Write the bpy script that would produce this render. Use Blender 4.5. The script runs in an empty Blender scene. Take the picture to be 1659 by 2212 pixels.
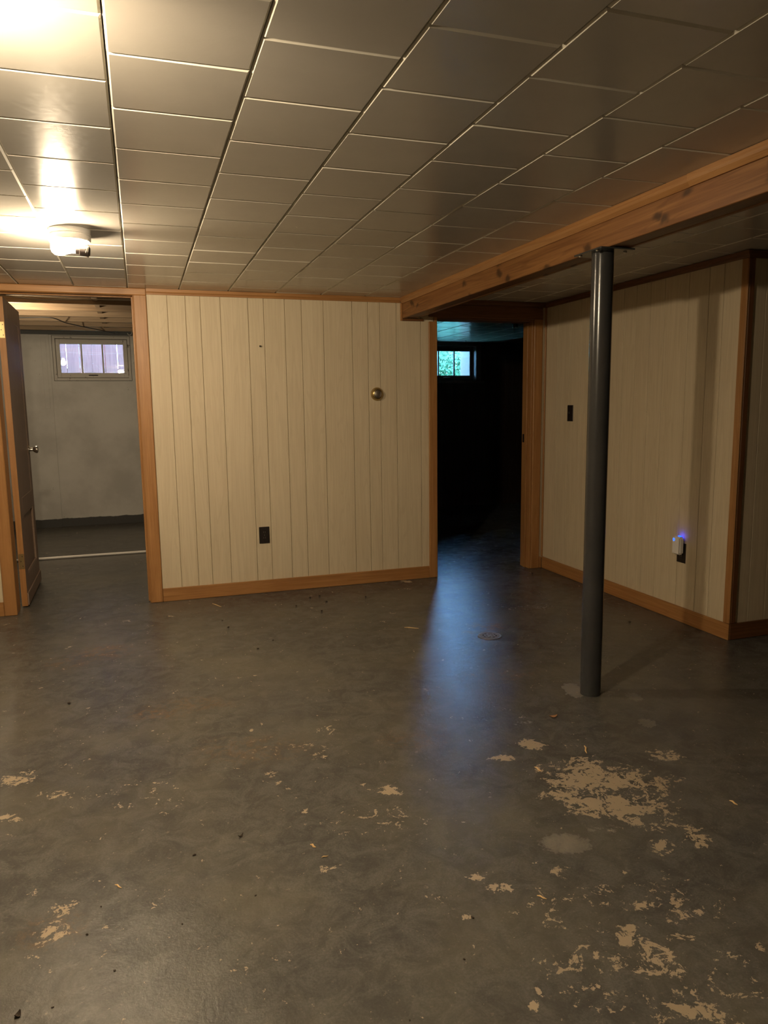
import bpy, bmesh, math, random
import numpy as np
from mathutils import Matrix, Vector
random.seed(7)
rng = np.random.default_rng(11)
SC = bpy.context.scene
COL = SC.collection

# ------------------------------------------------------------------ camera
cam_d = bpy.data.cameras.new('camera')
cam = bpy.data.objects.new('camera', cam_d)
COL.objects.link(cam)
SC.camera = cam
cam_d.sensor_fit = 'VERTICAL'
cam_d.sensor_height = 24.0
cam_d.lens = 17.149
cam_d.clip_start = 0.05
PITCH, YAW, ROLL = 0.14290657, 0.31856415, -0.01274583
fw = Vector((math.sin(YAW)*math.cos(PITCH), math.cos(YAW)*math.cos(PITCH), -math.sin(PITCH)))
r0 = Vector((math.cos(YAW), -math.sin(YAW), 0.0))
u0 = r0.cross(fw)
rt = r0*math.cos(ROLL) + u0*math.sin(ROLL)
up = rt.cross(fw)
cam.matrix_world = Matrix(((rt.x, up.x, -fw.x, 0.0), (rt.y, up.y, -fw.y, 0.0), (rt.z, up.z, -fw.z, 1.2746), (0, 0, 0, 1)))

# ------------------------------------------------------------------ daylight and exposure
SKY_COLOUR, SKY_STRENGTH = (0.24, 0.52, 1.0), 72.0
BULB_COLOUR, BULB_STRENGTH = (1.0, 0.79, 0.53), 1030.0
world = bpy.data.worlds.new('overcast_sky')
SC.world = world
world.use_nodes = True
bg = world.node_tree.nodes['Background']
bg.inputs[0].default_value = (*SKY_COLOUR, 1)
bg.inputs[1].default_value = SKY_STRENGTH
SC.view_settings.view_transform = 'Standard'
SC.view_settings.look = 'None'
SC.view_settings.gamma = 1.0
SC.view_settings.use_curve_mapping = False
SC.view_settings.exposure = 0.0
SC.cycles.sample_clamp_indirect = 60.0

# ------------------------------------------------------------------ node helpers
class NT:
    def __init__(self, name):
        self.m = bpy.data.materials.new(name)
        self.m.use_nodes = True
        self.t = self.m.node_tree
        self.b = self.t.nodes['Principled BSDF']
        self.out = self.t.nodes['Material Output']
    def n(self, kind, **kw):
        nd = self.t.nodes.new(kind)
        for k, v in kw.items():
            setattr(nd, k, v)
        return nd
    def l(self, a, b):
        self.t.links.new(a, b)
    def val(self, sock, v):
        if hasattr(v, 'is_linked') or hasattr(v, 'links'):
            self.l(v, sock)
        else:
            sock.default_value = v
    def math(self, op, a, b=0.0, clamp=False):
        nd = self.n('ShaderNodeMath', operation=op, use_clamp=clamp)
        self.val(nd.inputs[0], a); self.val(nd.inputs[1], b)
        return nd.outputs[0]
    def mix(self, fac, a, b):
        nd = self.n('ShaderNodeMix', data_type='RGBA')
        self.val(nd.inputs[0], fac)
        for s, v in ((nd.inputs[6], a), (nd.inputs[7], b)):
            if isinstance(v, tuple): s.default_value = (*v, 1)
            else: self.l(v, s)
        return nd.outputs[2]
    def ramp(self, x, lo, hi):
        nd = self.n('ShaderNodeMapRange', interpolation_type='SMOOTHSTEP')
        self.val(nd.inputs[0], x); nd.inputs[1].default_value = lo; nd.inputs[2].default_value = hi
        return nd.outputs[0]
    def coord(self, scale=(1, 1, 1), shift=True):
        tc = self.n('ShaderNodeTexCoord')
        v = tc.outputs['Object']
        if shift:
            oi = self.n('ShaderNodeObjectInfo')
            k = self.math('MULTIPLY', oi.outputs['Random'], 37.0)
            add = self.n('ShaderNodeVectorMath', operation='ADD')
            self.l(v, add.inputs[0]); self.l(k, add.inputs[1])
            v = add.outputs[0]
        mp = self.n('ShaderNodeMapping')
        mp.inputs['Scale'].default_value = scale
        self.l(v, mp.inputs[0])
        return mp.outputs[0]
    def noise(self, vec, scale=1.0, detail=4.0, rough=0.55, dist=0.0):
        nd = self.n('ShaderNodeTexNoise')
        self.l(vec, nd.inputs['Vector'])
        nd.inputs['Scale'].default_value = scale
        nd.inputs['Detail'].default_value = detail
        nd.inputs['Roughness'].default_value = rough
        nd.inputs['Distortion'].default_value = dist
        return nd.outputs[0]
    def bump(self, h, strength=0.2, dist=0.002, prev=None):
        nd = self.n('ShaderNodeBump')
        nd.inputs['Strength'].default_value = strength
        nd.inputs['Distance'].default_value = dist
        self.l(h, nd.inputs['Height'])
        if prev is not None: self.l(prev, nd.inputs['Normal'])
        return nd.outputs[0]
    def fin(self, col=None, rough=None, normal=None, metal=None, spec=None):
        for key, v in (('Base Color', col), ('Roughness', rough), ('Normal', normal), ('Metallic', metal), ('Specular IOR Level', spec)):
            if v is None: continue
            s = self.b.inputs[key]
            if isinstance(v, tuple): s.default_value = (*v, 1)
            else: self.val(s, v)
        return self.m

def plain(name, col, rough=0.5, metal=0.0, var=0.12, scale=30.0, bump=0.0, spec=0.5):
    """a painted or moulded surface with slight mottling"""
    t = NT(name)
    nz = t.noise(t.coord(), scale, 4)
    c2 = tuple(c*(1-var) for c in col)
    c = t.mix(nz, col, c2)
    nm = t.bump(nz, bump, 0.001) if bump else None
    return t.fin(c, rough, nm, metal, spec)

def wood(name, light, dark, axis, rough=0.45, knots=0.0, fine=1.0, spec=0.4, cath=0.5, stain=None, knot_scale=(5, 5, 5)):
    """timber with grain running along one object axis"""
    t = NT(name)
    s = [22.0, 22.0, 22.0]; s[axis] = 1.0
    v = t.coord(tuple(s))
    s2 = [150.0*fine]*3; s2[axis] = 3.0
    v2 = t.coord(tuple(s2))
    a = t.noise(v, 1.0, 4, 0.6, 1.4)
    b = t.noise(v2, 1.0, 3, 0.6)
    s3 = [9.0]*3; s3[axis] = 0.55
    v3 = t.coord(tuple(s3))
    warp = t.noise(v3, 1.0, 2, 0.5)
    ring = t.math('SINE', t.math('MULTIPLY', warp, 95.0))
    ring = t.ramp(ring, 0.55, 1.0)
    g = t.math('ADD', t.math('MULTIPLY', a, 0.55), t.math('MULTIPLY', b, 0.45))
    g = t.ramp(g, 0.34, 0.66)
    g = t.math('ADD', g, t.math('MULTIPLY', ring, cath), True)
    c = t.mix(g, light, dark)
    if stain:
        big = t.noise(t.coord((2.2, 2.2, 2.2)), 1.0, 3, 0.6)
        c = t.mix(t.math('MULTIPLY', t.ramp(big, 0.45, 0.72), 0.6), c, stain)
    if knots:
        s4 = list(knot_scale)
        vn = t.n('ShaderNodeTexVoronoi', voronoi_dimensions='2D')
        vn.inputs['Scale'].default_value = 1.0
        wob = t.noise(t.coord((11, 11, 11)), 1.0, 2)
        sp = t.n('ShaderNodeSeparateXYZ'); t.l(t.coord(tuple(s4)), sp.inputs[0])
        cb = t.n('ShaderNodeCombineXYZ')
        t.l(t.math('ADD', sp.outputs[1], t.math('MULTIPLY', wob, 0.35)), cb.inputs[0])
        t.l(t.math('ADD', sp.outputs[2], t.math('MULTIPLY', wob, 0.5)), cb.inputs[1])
        t.l(cb.outputs[0], vn.inputs['Vector'])
        kn = t.ramp(vn.outputs['Distance'], 0.17, 0.04)
        c = t.mix(t.math('MULTIPLY', kn, knots), c, tuple(x*0.25 for x in dark))
    nm = t.bump(b, 0.12, 0.001)
    return t.fin(c, rough, nm, None, spec)

# ------------------------------------------------------------------ materials
CREAM_L, CREAM_D = (0.63, 0.54, 0.385), (0.56, 0.47, 0.325)
M = {}
M['panel_z'] = wood('cream_woodgrain_panel', CREAM_L, CREAM_D, 2, 0.55, fine=1.0, cath=0.45)
M['groove'] = plain('panel_groove', (0.32, 0.23, 0.13), 0.8)
for ax, nm in enumerate('xyz'):
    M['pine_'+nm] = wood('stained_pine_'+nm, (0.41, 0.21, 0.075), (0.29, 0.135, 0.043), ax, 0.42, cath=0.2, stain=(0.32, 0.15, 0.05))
    M['dpine_'+nm] = wood('dark_shaded_pine_'+nm, (0.20, 0.085, 0.030), (0.12, 0.048, 0.016), ax, 0.45, cath=0.25)  # darker pine copy: shade put into colour of unlit-side trim; dark header too
M['beam'] = wood('knotty_fir_beam', (0.31, 0.145, 0.046), (0.18, 0.074, 0.021), 1, 0.5, knots=0.85, cath=0.35, stain=(0.22, 0.090, 0.028), knot_scale=(0.0, 4.2, 7.0))
M['joist'] = wood('bare_joist_timber', (0.38, 0.28, 0.18), (0.26, 0.19, 0.125), 0, 0.8, cath=0.25)
M['brown_door'] = wood('brown_painted_door', (0.27, 0.19, 0.14), (0.23, 0.155, 0.11), 2, 0.5, cath=0.1)
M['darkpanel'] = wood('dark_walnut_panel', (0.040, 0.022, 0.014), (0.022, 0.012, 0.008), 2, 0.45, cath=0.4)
M['darktrim'] = wood('dark_walnut_trim', (0.12, 0.08, 0.058), (0.08, 0.052, 0.038), 0, 0.28)
M['fence'] = wood('red_stained_fence_board', (0.44, 0.165, 0.135), (0.31, 0.115, 0.095), 2, 0.8)

def tile_mat():
    t = NT('grey_painted_fibre_tile')
    v = t.coord()
    big = t.noise(v, 9, 3)
    c = t.mix(big, (0.56, 0.53, 0.475), (0.50, 0.47, 0.42))
    f1 = t.noise(v, 55, 5, 0.6); f2 = t.noise(v, 260, 3, 0.6)
    h = t.math('ADD', f1, t.math('MULTIPLY', f2, 0.4))
    nm = t.bump(h, 0.12, 0.0014)
    return t.fin(c, t.math('ADD', t.math('MULTIPLY', f1, 0.14), 0.13), nm, None, 0.32)
M['tile'] = tile_mat()
M['tile_edge'] = plain('raw_fibre_tile_edge', (0.80, 0.76, 0.66), 0.8)
M['tile_back'] = plain('tile_backing', (0.10, 0.085, 0.065), 0.9)
M['white'] = plain('white_enamel', (0.80, 0.78, 0.74), 0.35, var=0.06)
M['pvc'] = plain('white_pvc', (0.78, 0.75, 0.70), 0.4, var=0.08)
M['black'] = plain('dark_brown_bakelite', (0.018, 0.013, 0.011), 0.35, var=0.2)
M['steel_paint'] = plain('dark_grey_gloss_paint', (0.047, 0.048, 0.049), 0.2, var=0.18, scale=12, bump=0.05)
M['brass'] = plain('aged_brass', (0.62, 0.48, 0.24), 0.35, 1.0, var=0.25)
M['nickel'] = plain('worn_nickel', (0.60, 0.56, 0.50), 0.3, 1.0)
M['iron'] = plain('rusty_cast_iron', (0.20, 0.165, 0.14), 0.5, 0.6, var=0.4, scale=90, bump=0.3)
M['rim_iron'] = plain('rubbed_iron_rim', (0.30, 0.27, 0.24), 0.42, 0.8, var=0.3, scale=60)
M['crack'] = plain('dark_gap_backing', (0.035, 0.030, 0.026), 0.9)  # near-black colour puts the shade into the window gaps
M['grate_iron'] = plain('grey_worn_grate', (0.24, 0.215, 0.19), 0.55, 0.3, var=0.4, scale=120)
M['void'] = plain('drain_darkness', (0.006, 0.005, 0.005), 1.0, spec=0.0)
M['cable'] = plain('pale_cable_jacket', (0.72, 0.68, 0.60), 0.5)
M['plate_dark'] = plain('dark_painted_sill_plate', (0.10, 0.105, 0.105), 0.8)
M['crumb'] = plain('dry_dirt', (0.05, 0.035, 0.022), 0.9, var=0.5, scale=200)
M['splinter'] = plain('fresh_wood_splinter', (0.72, 0.48, 0.22), 0.7, var=0.25, scale=80)
M['leaf_dry'] = plain('dry_brown_leaf', (0.34, 0.17, 0.07), 0.7, var=0.3, scale=60)
def leaf_mat():
    t = NT('green_leaf')
    c = t.mix(t.noise(t.coord(), 5, 3), (0.21, 0.36, 0.21), (0.07, 0.16, 0.10))
    d = t.n('ShaderNodeBsdfDiffuse'); tr = t.n('ShaderNodeBsdfTranslucent'); mx = t.n('ShaderNodeMixShader')
    t.l(c, d.inputs[0]); t.l(c, tr.inputs[0]); mx.inputs[0].default_value = 0.45
    t.l(d.outputs[0], mx.inputs[1]); t.l(tr.outputs[0], mx.inputs[2]); t.l(mx.outputs[0], t.out.inputs[0])
    return t.m
M['leaf'] = leaf_mat()
M['twig'] = plain('bush_twig', (0.16, 0.12, 0.09), 0.9)
M['grass'] = plain('lawn_grass', (0.20, 0.38, 0.23), 0.9, var=0.4, scale=8)
M['siding'] = plain('pale_siding', (0.60, 0.58, 0.54), 0.7)

def emit(name, col, strength):
    t = NT(name)
    e = t.n('ShaderNodeEmission')
    e.inputs[0].default_value = (*col, 1); e.inputs[1].default_value = strength
    t.l(e.outputs[0], t.out.inputs[0])
    return t.m
M['bulb'] = emit('lit_bulb_glass', BULB_COLOUR, BULB_STRENGTH)
M['bulb_strong'] = emit('lit_brighter_bulb_glass', BULB_COLOUR, BULB_STRENGTH*1.9)
M['bulb_weak'] = emit('lit_small_bulb_glass', BULB_COLOUR, BULB_STRENGTH*0.58)
M['led'] = emit('blue_led', (0.005, 0.09, 1.0), 5.0)
M['led_back'] = emit('blue_led_strip', (0.0, 0.02, 1.0), 26.0)

def glass_mat():
    t = NT('window_glass')
    fr = t.n('ShaderNodeFresnel'); fr.inputs[0].default_value = 1.5
    tr = t.n('ShaderNodeBsdfTransparent'); tr.inputs[0].default_value = (0.93, 0.96, 0.97, 1)
    gl = t.n('ShaderNodeBsdfGlossy'); gl.inputs['Roughness'].default_value = 0.0
    mx = t.n('ShaderNodeMixShader')
    t.l(fr.outputs[0], mx.inputs[0]); t.l(tr.outputs[0], mx.inputs[1]); t.l(gl.outputs[0], mx.inputs[2])
    t.l(mx.outputs[0], t.out.inputs[0])
    return t.m
M['glass'] = glass_mat()

def masonry_mat():
    """white-painted parged wall; the bottom 8 cm is brushed over with the floor paint"""
    t = NT('white_painted_masonry')
    v = t.coord(shift=False)
    sep = t.n('ShaderNodeSeparateXYZ'); t.l(v, sep.inputs[0])
    a = t.noise(v, 2.2, 5, 0.6); b = t.noise(v, 45, 4, 0.6)
    c = t.mix(t.ramp(a, 0.35, 0.7), (0.56, 0.55, 0.515), (0.44, 0.43, 0.40))
    spots = t.ramp(t.noise(v, 13, 3, 0.7), 0.70, 0.74)
    c = t.mix(t.math('MULTIPLY', spots, 0.45), c, (0.20, 0.18, 0.15))
    edge = t.math('ADD', sep.outputs[2], t.math('MULTIPLY', t.noise(v, 9, 3), 0.03))
    band = t.ramp(edge, 0.108, 0.102)
    c = t.mix(band, c, (0.060, 0.060, 0.058))
    return t.fin(c, 0.8, t.bump(b, 0.35, 0.004))
M['masonry'] = masonry_mat()
def chipped():
    t = NT('chipped_white_window_paint')
    v = t.coord()
    a = t.noise(v, 22, 5, 0.7)
    c = t.mix(t.ramp(a, 0.60, 0.66), (0.50, 0.48, 0.44), (0.13, 0.11, 0.09))
    return t.fin(c, 0.7, t.bump(a, 0.3, 0.002))
M['chipped'] = chipped()

def floor_mat():
    t = NT('worn_grey_painted_concrete')
    v = t.coord(shift=False)
    at = {}
    for k in ('wear', 'cement', 'stain'):
        nd = t.n('ShaderNodeAttribute', attribute_name=k)
        at[k] = nd.outputs['Fac']
    big = t.noise(v, 1.6, 5, 0.6); mid = t.noise(v, 7, 5, 0.65)
    fine = t.math('ADD', t.math('MULTIPLY', t.noise(v, 17, 8, 0.70, 1.0), 0.65), t.math('MULTIPLY', t.noise(v, 70, 5, 0.7, 0.6), 0.35)); grit = t.noise(v, 170, 3, 0.6)
    paint = t.mix(t.ramp(t.noise(v, 11, 8, 0.74, 0.7), 0.36, 0.62), (0.112, 0.108, 0.098), (0.070, 0.067, 0.062))
    paint = t.mix(t.math('MULTIPLY', t.ramp(grit, 0.35, 0.65), 0.35), paint, (0.050, 0.047, 0.043))
    paint = t.mix(t.math('MULTIPLY', t.ramp(big, 0.40, 0.68), 0.55), paint, (0.128, 0.116, 0.088))
    scuff = t.ramp(t.noise(v, 60, 6, 0.72), 0.60, 0.70)
    paint = t.mix(t.math('MULTIPLY', scuff, 0.62), paint, (0.21, 0.18, 0.135))
    sm = t.math('MULTIPLY', at['stain'], t.math('MULTIPLY', t.ramp(fine, 0.44, 0.60), 0.8))
    paint = t.mix(sm, paint, (0.20, 0.110, 0.040))
    cm = t.ramp(t.math('ADD', at['cement'], t.math('MULTIPLY', t.math('SUBTRACT', fine, 0.5), 2.2)), 0.25, 0.80)
    col = t.mix(t.math('MULTIPLY', cm, 0.75), paint, (0.21, 0.185, 0.15))
    wm = t.ramp(t.math('ADD', at['wear'], t.math('MULTIPLY', t.math('SUBTRACT', fine, 0.5), 4.0)), 0.46, 0.53)
    tan = t.mix(mid, (0.37, 0.295, 0.205), (0.29, 0.23, 0.155))
    col = t.mix(wm, col, tan)
    rough = t.math('ADD', t.math('MULTIPLY', mid, 0.18), 0.11)
    rough = t.math('ADD', rough, t.math('MULTIPLY', t.math('MAXIMUM', wm, t.math('MULTIPLY', cm, 0.8)), 0.5), True)
    h = t.math('ADD', t.math('MULTIPLY', t.noise(v, 26, 5, 0.65, 0.8), 1.0), t.math('MULTIPLY', t.noise(v, 80, 5, 0.72), 0.95))
    nm = t.bump(h, 0.22, 0.005)
    nm = t.bump(grit, 0.06, 0.001, nm)
    nm = t.bump(t.math('SUBTRACT', 1.0, wm), 0.3, 0.001, nm)
    return t.fin(col, rough, nm, None, 0.17)
M['floor'] = floor_mat()

# ------------------------------------------------------------------ geometry helpers
def link(o, parent=None):
    COL.objects.link(o)
    if parent is not None: o.parent = parent
    return o
def mk(name, bm, mat, parent=None, loc=(0, 0, 0), smooth=False, rot=None):
    me = bpy.data.meshes.new(name)
    bm.normal_update()
    bm.to_mesh(me); bm.free()
    for m in (mat if isinstance(mat, (list, tuple)) else [mat]):
        me.materials.append(m)
    if smooth:
        for p in me.polygons: p.use_smooth = True
        try: me.set_sharp_from_angle(angle=math.radians(smooth if smooth is not True else 40))
        except Exception: pass
    o = bpy.data.objects.new(name, me)
    o.location = loc
    if rot: o.rotation_euler = rot
    return link(o, parent)
def bbox(bm, lo, hi, bev=0.0, seg=1):
    r = bmesh.ops.create_cube(bm, size=1.0)
    vs = r['verts']
    for v in vs:
        v.co = Vector([lo[i] + (v.co[i]+0.5)*(hi[i]-lo[i]) for i in range(3)])
    if bev:
        es = list({e for v in vs for e in v.link_edges})
        bmesh.ops.bevel(bm, geom=es, offset=bev, segments=seg, affect='EDGES', clamp_overlap=True)
def box(name, lo, hi, mat, parent=None, bev=0.0, world=False, seg=1):
    bm = bmesh.new()
    if world:
        bbox(bm, lo, hi, bev, seg); return mk(name, bm, mat, parent)
    c = [(a+b)/2 for a, b in zip(lo, hi)]
    bbox(bm, [a-k for a, k in zip(lo, c)], [b-k for b, k in zip(hi, c)], bev, seg)
    return mk(name, bm, mat, parent, c)
def boxes(name, lst, mat, parent=None):
    bm = bmesh.new()
    for lo, hi in lst: bbox(bm, lo, hi)
    return mk(name, bm, mat, parent)
def lathe(bm, prof, seg=32, mtx=None):
    """revolve (r, z) profile about z"""
    rings = []
    for r, z in prof:
        if r < 1e-6:
            rings.append([bm.verts.new((0, 0, z))])
        else:
            rings.append([bm.verts.new((r*math.cos(2*math.pi*i/seg), r*math.sin(2*math.pi*i/seg), z)) for i in range(seg)])
    for a, b in zip(rings, rings[1:]):
        for i in range(seg):
            j = (i+1) % seg
            q = [a[i] if len(a) > 1 else a[0], a[j] if len(a) > 1 else None, b[j] if len(b) > 1 else None, b[i] if len(b) > 1 else b[0]]
            q = [x for x in q if x is not None]
            if len(set(q)) >= 3: bm.faces.new(q)
    if mtx is not None:
        bmesh.ops.transform(bm, matrix=mtx, verts=[v for r in rings for v in r])
    bmesh.ops.recalc_face_normals(bm, faces=bm.faces)
def tube(bm, pts, r, seg=8):
    pts = [Vector(p) for p in pts]
    rings = []
    for i, p in enumerate(pts):
        d = (pts[min(i+1, len(pts)-1)] - pts[max(i-1, 0)]).normalized()
        a = d.orthogonal().normalized() if i == 0 else (rings_a - d*rings_a.dot(d)).normalized()
        rings_a = a
        b = d.cross(a)
        rr = r[i] if isinstance(r, (list, tuple)) else r
        rings.append([bm.verts.new(p + (a*math.cos(2*math.pi*k/seg) + b*math.sin(2*math.pi*k/seg))*rr) for k in range(seg)])
    for x, y in zip(rings, rings[1:]):
        for k in range(seg):
            bm.faces.new((x[k], x[(k+1) % seg], y[(k+1) % seg], y[k]))
    bm.faces.new(rings[0][::-1]); bm.faces.new(rings[-1])
    bmesh.ops.recalc_face_normals(bm, faces=bm.faces)
def struct(o, label=None, cat=None):
    o['kind'] = 'structure'
    if label: o['label'] = label
    if cat: o['category'] = cat
    return o
def thing(name, label, cat, loc=(0, 0, 0), rot=None, group=None):
    o = bpy.data.objects.new(name, None)
    o.empty_display_size = 0.05
    o.location = loc
    if rot: o.rotation_euler = rot
    link(o)
    return tag(o, label, cat, group)
def tag(o, label, cat, group=None):
    o['label'] = label; o['category'] = cat
    if group: o['group'] = group
    return o
def holder(name, label, cat, loc=(0, 0, 0), rot=None):
    o = thing(name, label, cat, loc, rot)
    o['kind'] = 'structure'
    return o
def copy_tree(o, parent=None):
    c = o.copy(); COL.objects.link(c); c.parent = parent
    for ch in list(o.children): copy_tree(ch, c)
    return c

# floor wear: centre x, y, radius x, y, turn, amount

TAN = [(1.397, 2.029, 0.151, 0.138, -0.34, 0.62), (1.382, 1.852, 0.177, 0.098, -0.34, 0.6), (1.296, 1.931, 0.106, 0.077, -0.34, 0.62), (1.541, 1.944, 0.14, 0.13, -0.34, 0.42), (1.759, 2.072, 0.064, 0.053, -0.35, 0.55), (1.344, 2.316, 0.052, 0.047, -0.35, 0.66), (1.194, 2.252, 0.061, 0.025, -0.35, 0.46), (1.255, 2.143, 0.055, 0.024, -0.34, 0.5), (0.724, 2.182, 0.044, 0.036, -0.34, 0.58), (0.842, 1.606, 0.034, 0.025, -0.34, 0.62), (1.492, 1.624, 0.052, 0.051, -0.34, 0.5), (1.365, 1.61, 0.04, 0.043, -0.34, 0.5), (1.421, 1.721, 0.084, 0.053, -0.34, 0.42), (1.059, 1.279, 0.065, 0.053, -0.34, 0.45), (1.071, 1.23, 0.063, 0.027, -0.34, 0.52), (1.046, 1.134, 0.051, 0.053, -0.33, 0.6), (1.038, 1.334, 0.024, 0.036, -0.34, 0.58), (1.048, 1.291, 0.024, 0.022, -0.34, 0.6), (1.076, 1.092, 0.048, 0.034, -0.33, 0.52), (0.967, 1.117, 0.039, 0.02, -0.33, 0.55), (0.729, 1.231, 0.013, 0.014, -0.33, 0.85), (0.759, 1.261, 0.008, 0.014, -0.33, 0.85), (0.942, 1.313, 0.008, 0.014, -0.34, 0.85), (1.272, 1.356, 0.019, 0.015, -0.34, 0.75), (1.071, 1.365, 0.018, 0.014, -0.34, 0.6), (1.033, 1.618, 0.038, 0.017, -0.34, 0.42), (0.791, 1.671, 0.038, 0.016, -0.34, 0.5), (0.714, 1.533, 0.016, 0.012, -0.34, 0.6), (1.177, 1.294, 0.044, 0.017, -0.34, 0.45), (1.373, 1.294, 0.023, 0.015, -0.34, 0.55), (1.32, 1.212, 0.015, 0.013, -0.34, 0.5), (1.23, 1.407, 0.142, 0.095, -0.34, 0.27), (0.996, 1.471, 0.153, 0.108, -0.34, 0.24), (0.953, 1.256, 0.167, 0.115, -0.34, 0.27), (1.179, 1.177, 0.093, 0.12, -0.34, 0.2), (-0.474, 2.693, 0.076, 0.051, -0.34, 0.48), (-0.342, 2.534, 0.066, 0.03, -0.34, 0.48), (-0.465, 2.424, 0.047, 0.03, -0.34, 0.48), (-0.278, 1.824, 0.053, 0.046, -0.34, 0.5), (-0.26, 1.902, 0.041, 0.05, -0.34, 0.42), (-0.304, 1.745, 0.02, 0.016, -0.34, 0.55), (0.368, 2.425, 0.036, 0.027, -0.34, 0.42), (0.432, 2.15, 0.013, 0.019, -0.34, 0.6), (0.64, 2.712, 0.056, 0.043, -0.35, 0.33), (0.42, 2.234, 0.012, 0.012, -0.34, 0.5), (0.402, 2.303, 0.013, 0.012, -0.34, 0.5), (0.388, 2.357, 0.013, 0.013, -0.34, 0.5), (1.787, 4.946, 0.055, 0.043, -0.37, 0.7), (0.358, 2.805, 0.011, 0.017, -0.35, 0.6), (0.49, 2.576, 0.157, 0.091, -0.35, 0.2), (0.613, 2.035, 0.174, 0.078, -0.34, 0.22), (-0.073, 2.425, 0.233, 0.093, -0.34, 0.18), (0.416, 1.835, 0.012, 0.008, -0.34, 0.5)]
GRAY = [(1.111, 1.724, 0.078, 0.052, -0.34, 0.75), (1.261, 1.772, 0.077, 0.047, -0.34, 0.35), (1.786, 2.73, 0.046, 0.084, -0.35, 0.8), (1.993, 2.569, 0.04, 0.054, -0.35, 0.6), (1.866, 2.327, 0.044, 0.046, -0.35, 0.6), (1.902, 2.641, 0.061, 0.033, -0.35, 0.5), (1.746, 2.069, 0.084, 0.068, -0.35, 0.4), (1.404, 2.495, 0.056, 0.035, -0.35, 0.35), (2.341, 4.005, 0.176, 0.133, -0.37, 0.25), (1.531, 2.086, 0.197, 0.143, -0.34, 0.2), (-0.035, 6.485, 0.057, 0.246, -0.38, 0.5)]
STAIN = [(1.866, 3.738, 0.097, 0.082, -0.36, 0.9), (1.722, 3.641, 0.057, 0.051, -0.36, 0.8), (1.433, 3.063, 0.035, 0.037, -0.35, 0.9), (-0.249, 4.039, 0.138, 0.113, -0.36, 0.6), (-0.411, 3.932, 0.121, 0.106, -0.36, 0.4), (0.002, 3.111, 0.119, 0.07, -0.35, 0.5), (0.158, 3.159, 0.163, 0.073, -0.35, 0.35), (-0.278, 1.828, 0.069, 0.061, -0.34, 0.5), (0.341, 2.629, 0.211, 0.115, -0.35, 0.3), (1.6, 2.982, 0.131, 0.085, -0.35, 0.3), (0.943, 2.494, 0.143, 0.079, -0.35, 0.25)]
# ------------------------------------------------------------------ setting: floor
H = 2.03            # ceiling height
YB = 5.0            # face of the panelled back wall
XR = 2.96           # face of the panelled right wall
YF = 8.75           # inner face of the foundation wall
def build_floor():
    def axis(lo, hi, step): return np.arange(lo, hi-1e-6, step)
    xs = np.concatenate([axis(-3.43, -0.9, 0.23), axis(-0.9, -0.6, 0.03), axis(-0.6, 2.1, 0.01), axis(2.1, 3.1, 0.025), axis(3.1, 5.41, 0.22)])
    ys = np.concatenate([axis(-3.3, 0.9, 0.3), axis(0.9, 2.9, 0.01), axis(2.9, 5.2, 0.02), axis(5.2, 7.2, 0.08), axis(7.2, 8.81, 0.2)])
    X, Y = np.meshgrid(xs, ys)
    def field(tab):
        f = np.zeros_like(X)
        for cx, cy, rx, ry, an, amp in tab:
            ca, sa = math.cos(an), math.sin(an)
            u = ((X-cx)*ca + (Y-cy)*sa)/rx; v = (-(X-cx)*sa + (Y-cy)*ca)/ry
            t = np.clip((1.55-np.sqrt(u*u+v*v))/1.15, 0, 1)
            f = np.maximum(f, amp*t*t*(3-2*t))
        return f
    nx, ny = len(xs), len(ys)
    co = np.stack([X, Y, np.zeros_like(X)], -1).reshape(-1, 3)
    idx = np.arange(nx*ny).reshape(ny, nx)
    q = np.stack([idx[:-1, :-1], idx[:-1, 1:], idx[1:, 1:], idx[1:, :-1]], -1).reshape(-1, 4)
    me = bpy.data.meshes.new('floor')
    me.vertices.add(len(co)); me.vertices.foreach_set('co', co.astype(np.float32).ravel())
    me.loops.add(q.size); me.loops.foreach_set('vertex_index', q.astype(np.int32).ravel())
    me.polygons.add(len(q)); me.polygons.foreach_set('loop_start', np.arange(0, q.size, 4, dtype=np.int32))
    me.update(calc_edges=True)
    for nm, tab in (('wear', TAN), ('cement', GRAY), ('stain', STAIN)):
        a = me.attributes.new(nm, 'FLOAT', 'POINT')
        a.data.foreach_set('value', field(tab).astype(np.float32).ravel())
    me.materials.append(M['floor'])
    return struct(link(bpy.data.objects.new('floor', me)), 'dark grey painted concrete floor, worn to tan patches', 'floor')
build_floor()
struct(box('floor_slab', (-3.4, -3.3, -0.15), (5.4, 9.0, -0.004), M['void'], world=True), 'concrete slab beneath the painted floor', 'slab')

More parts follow.
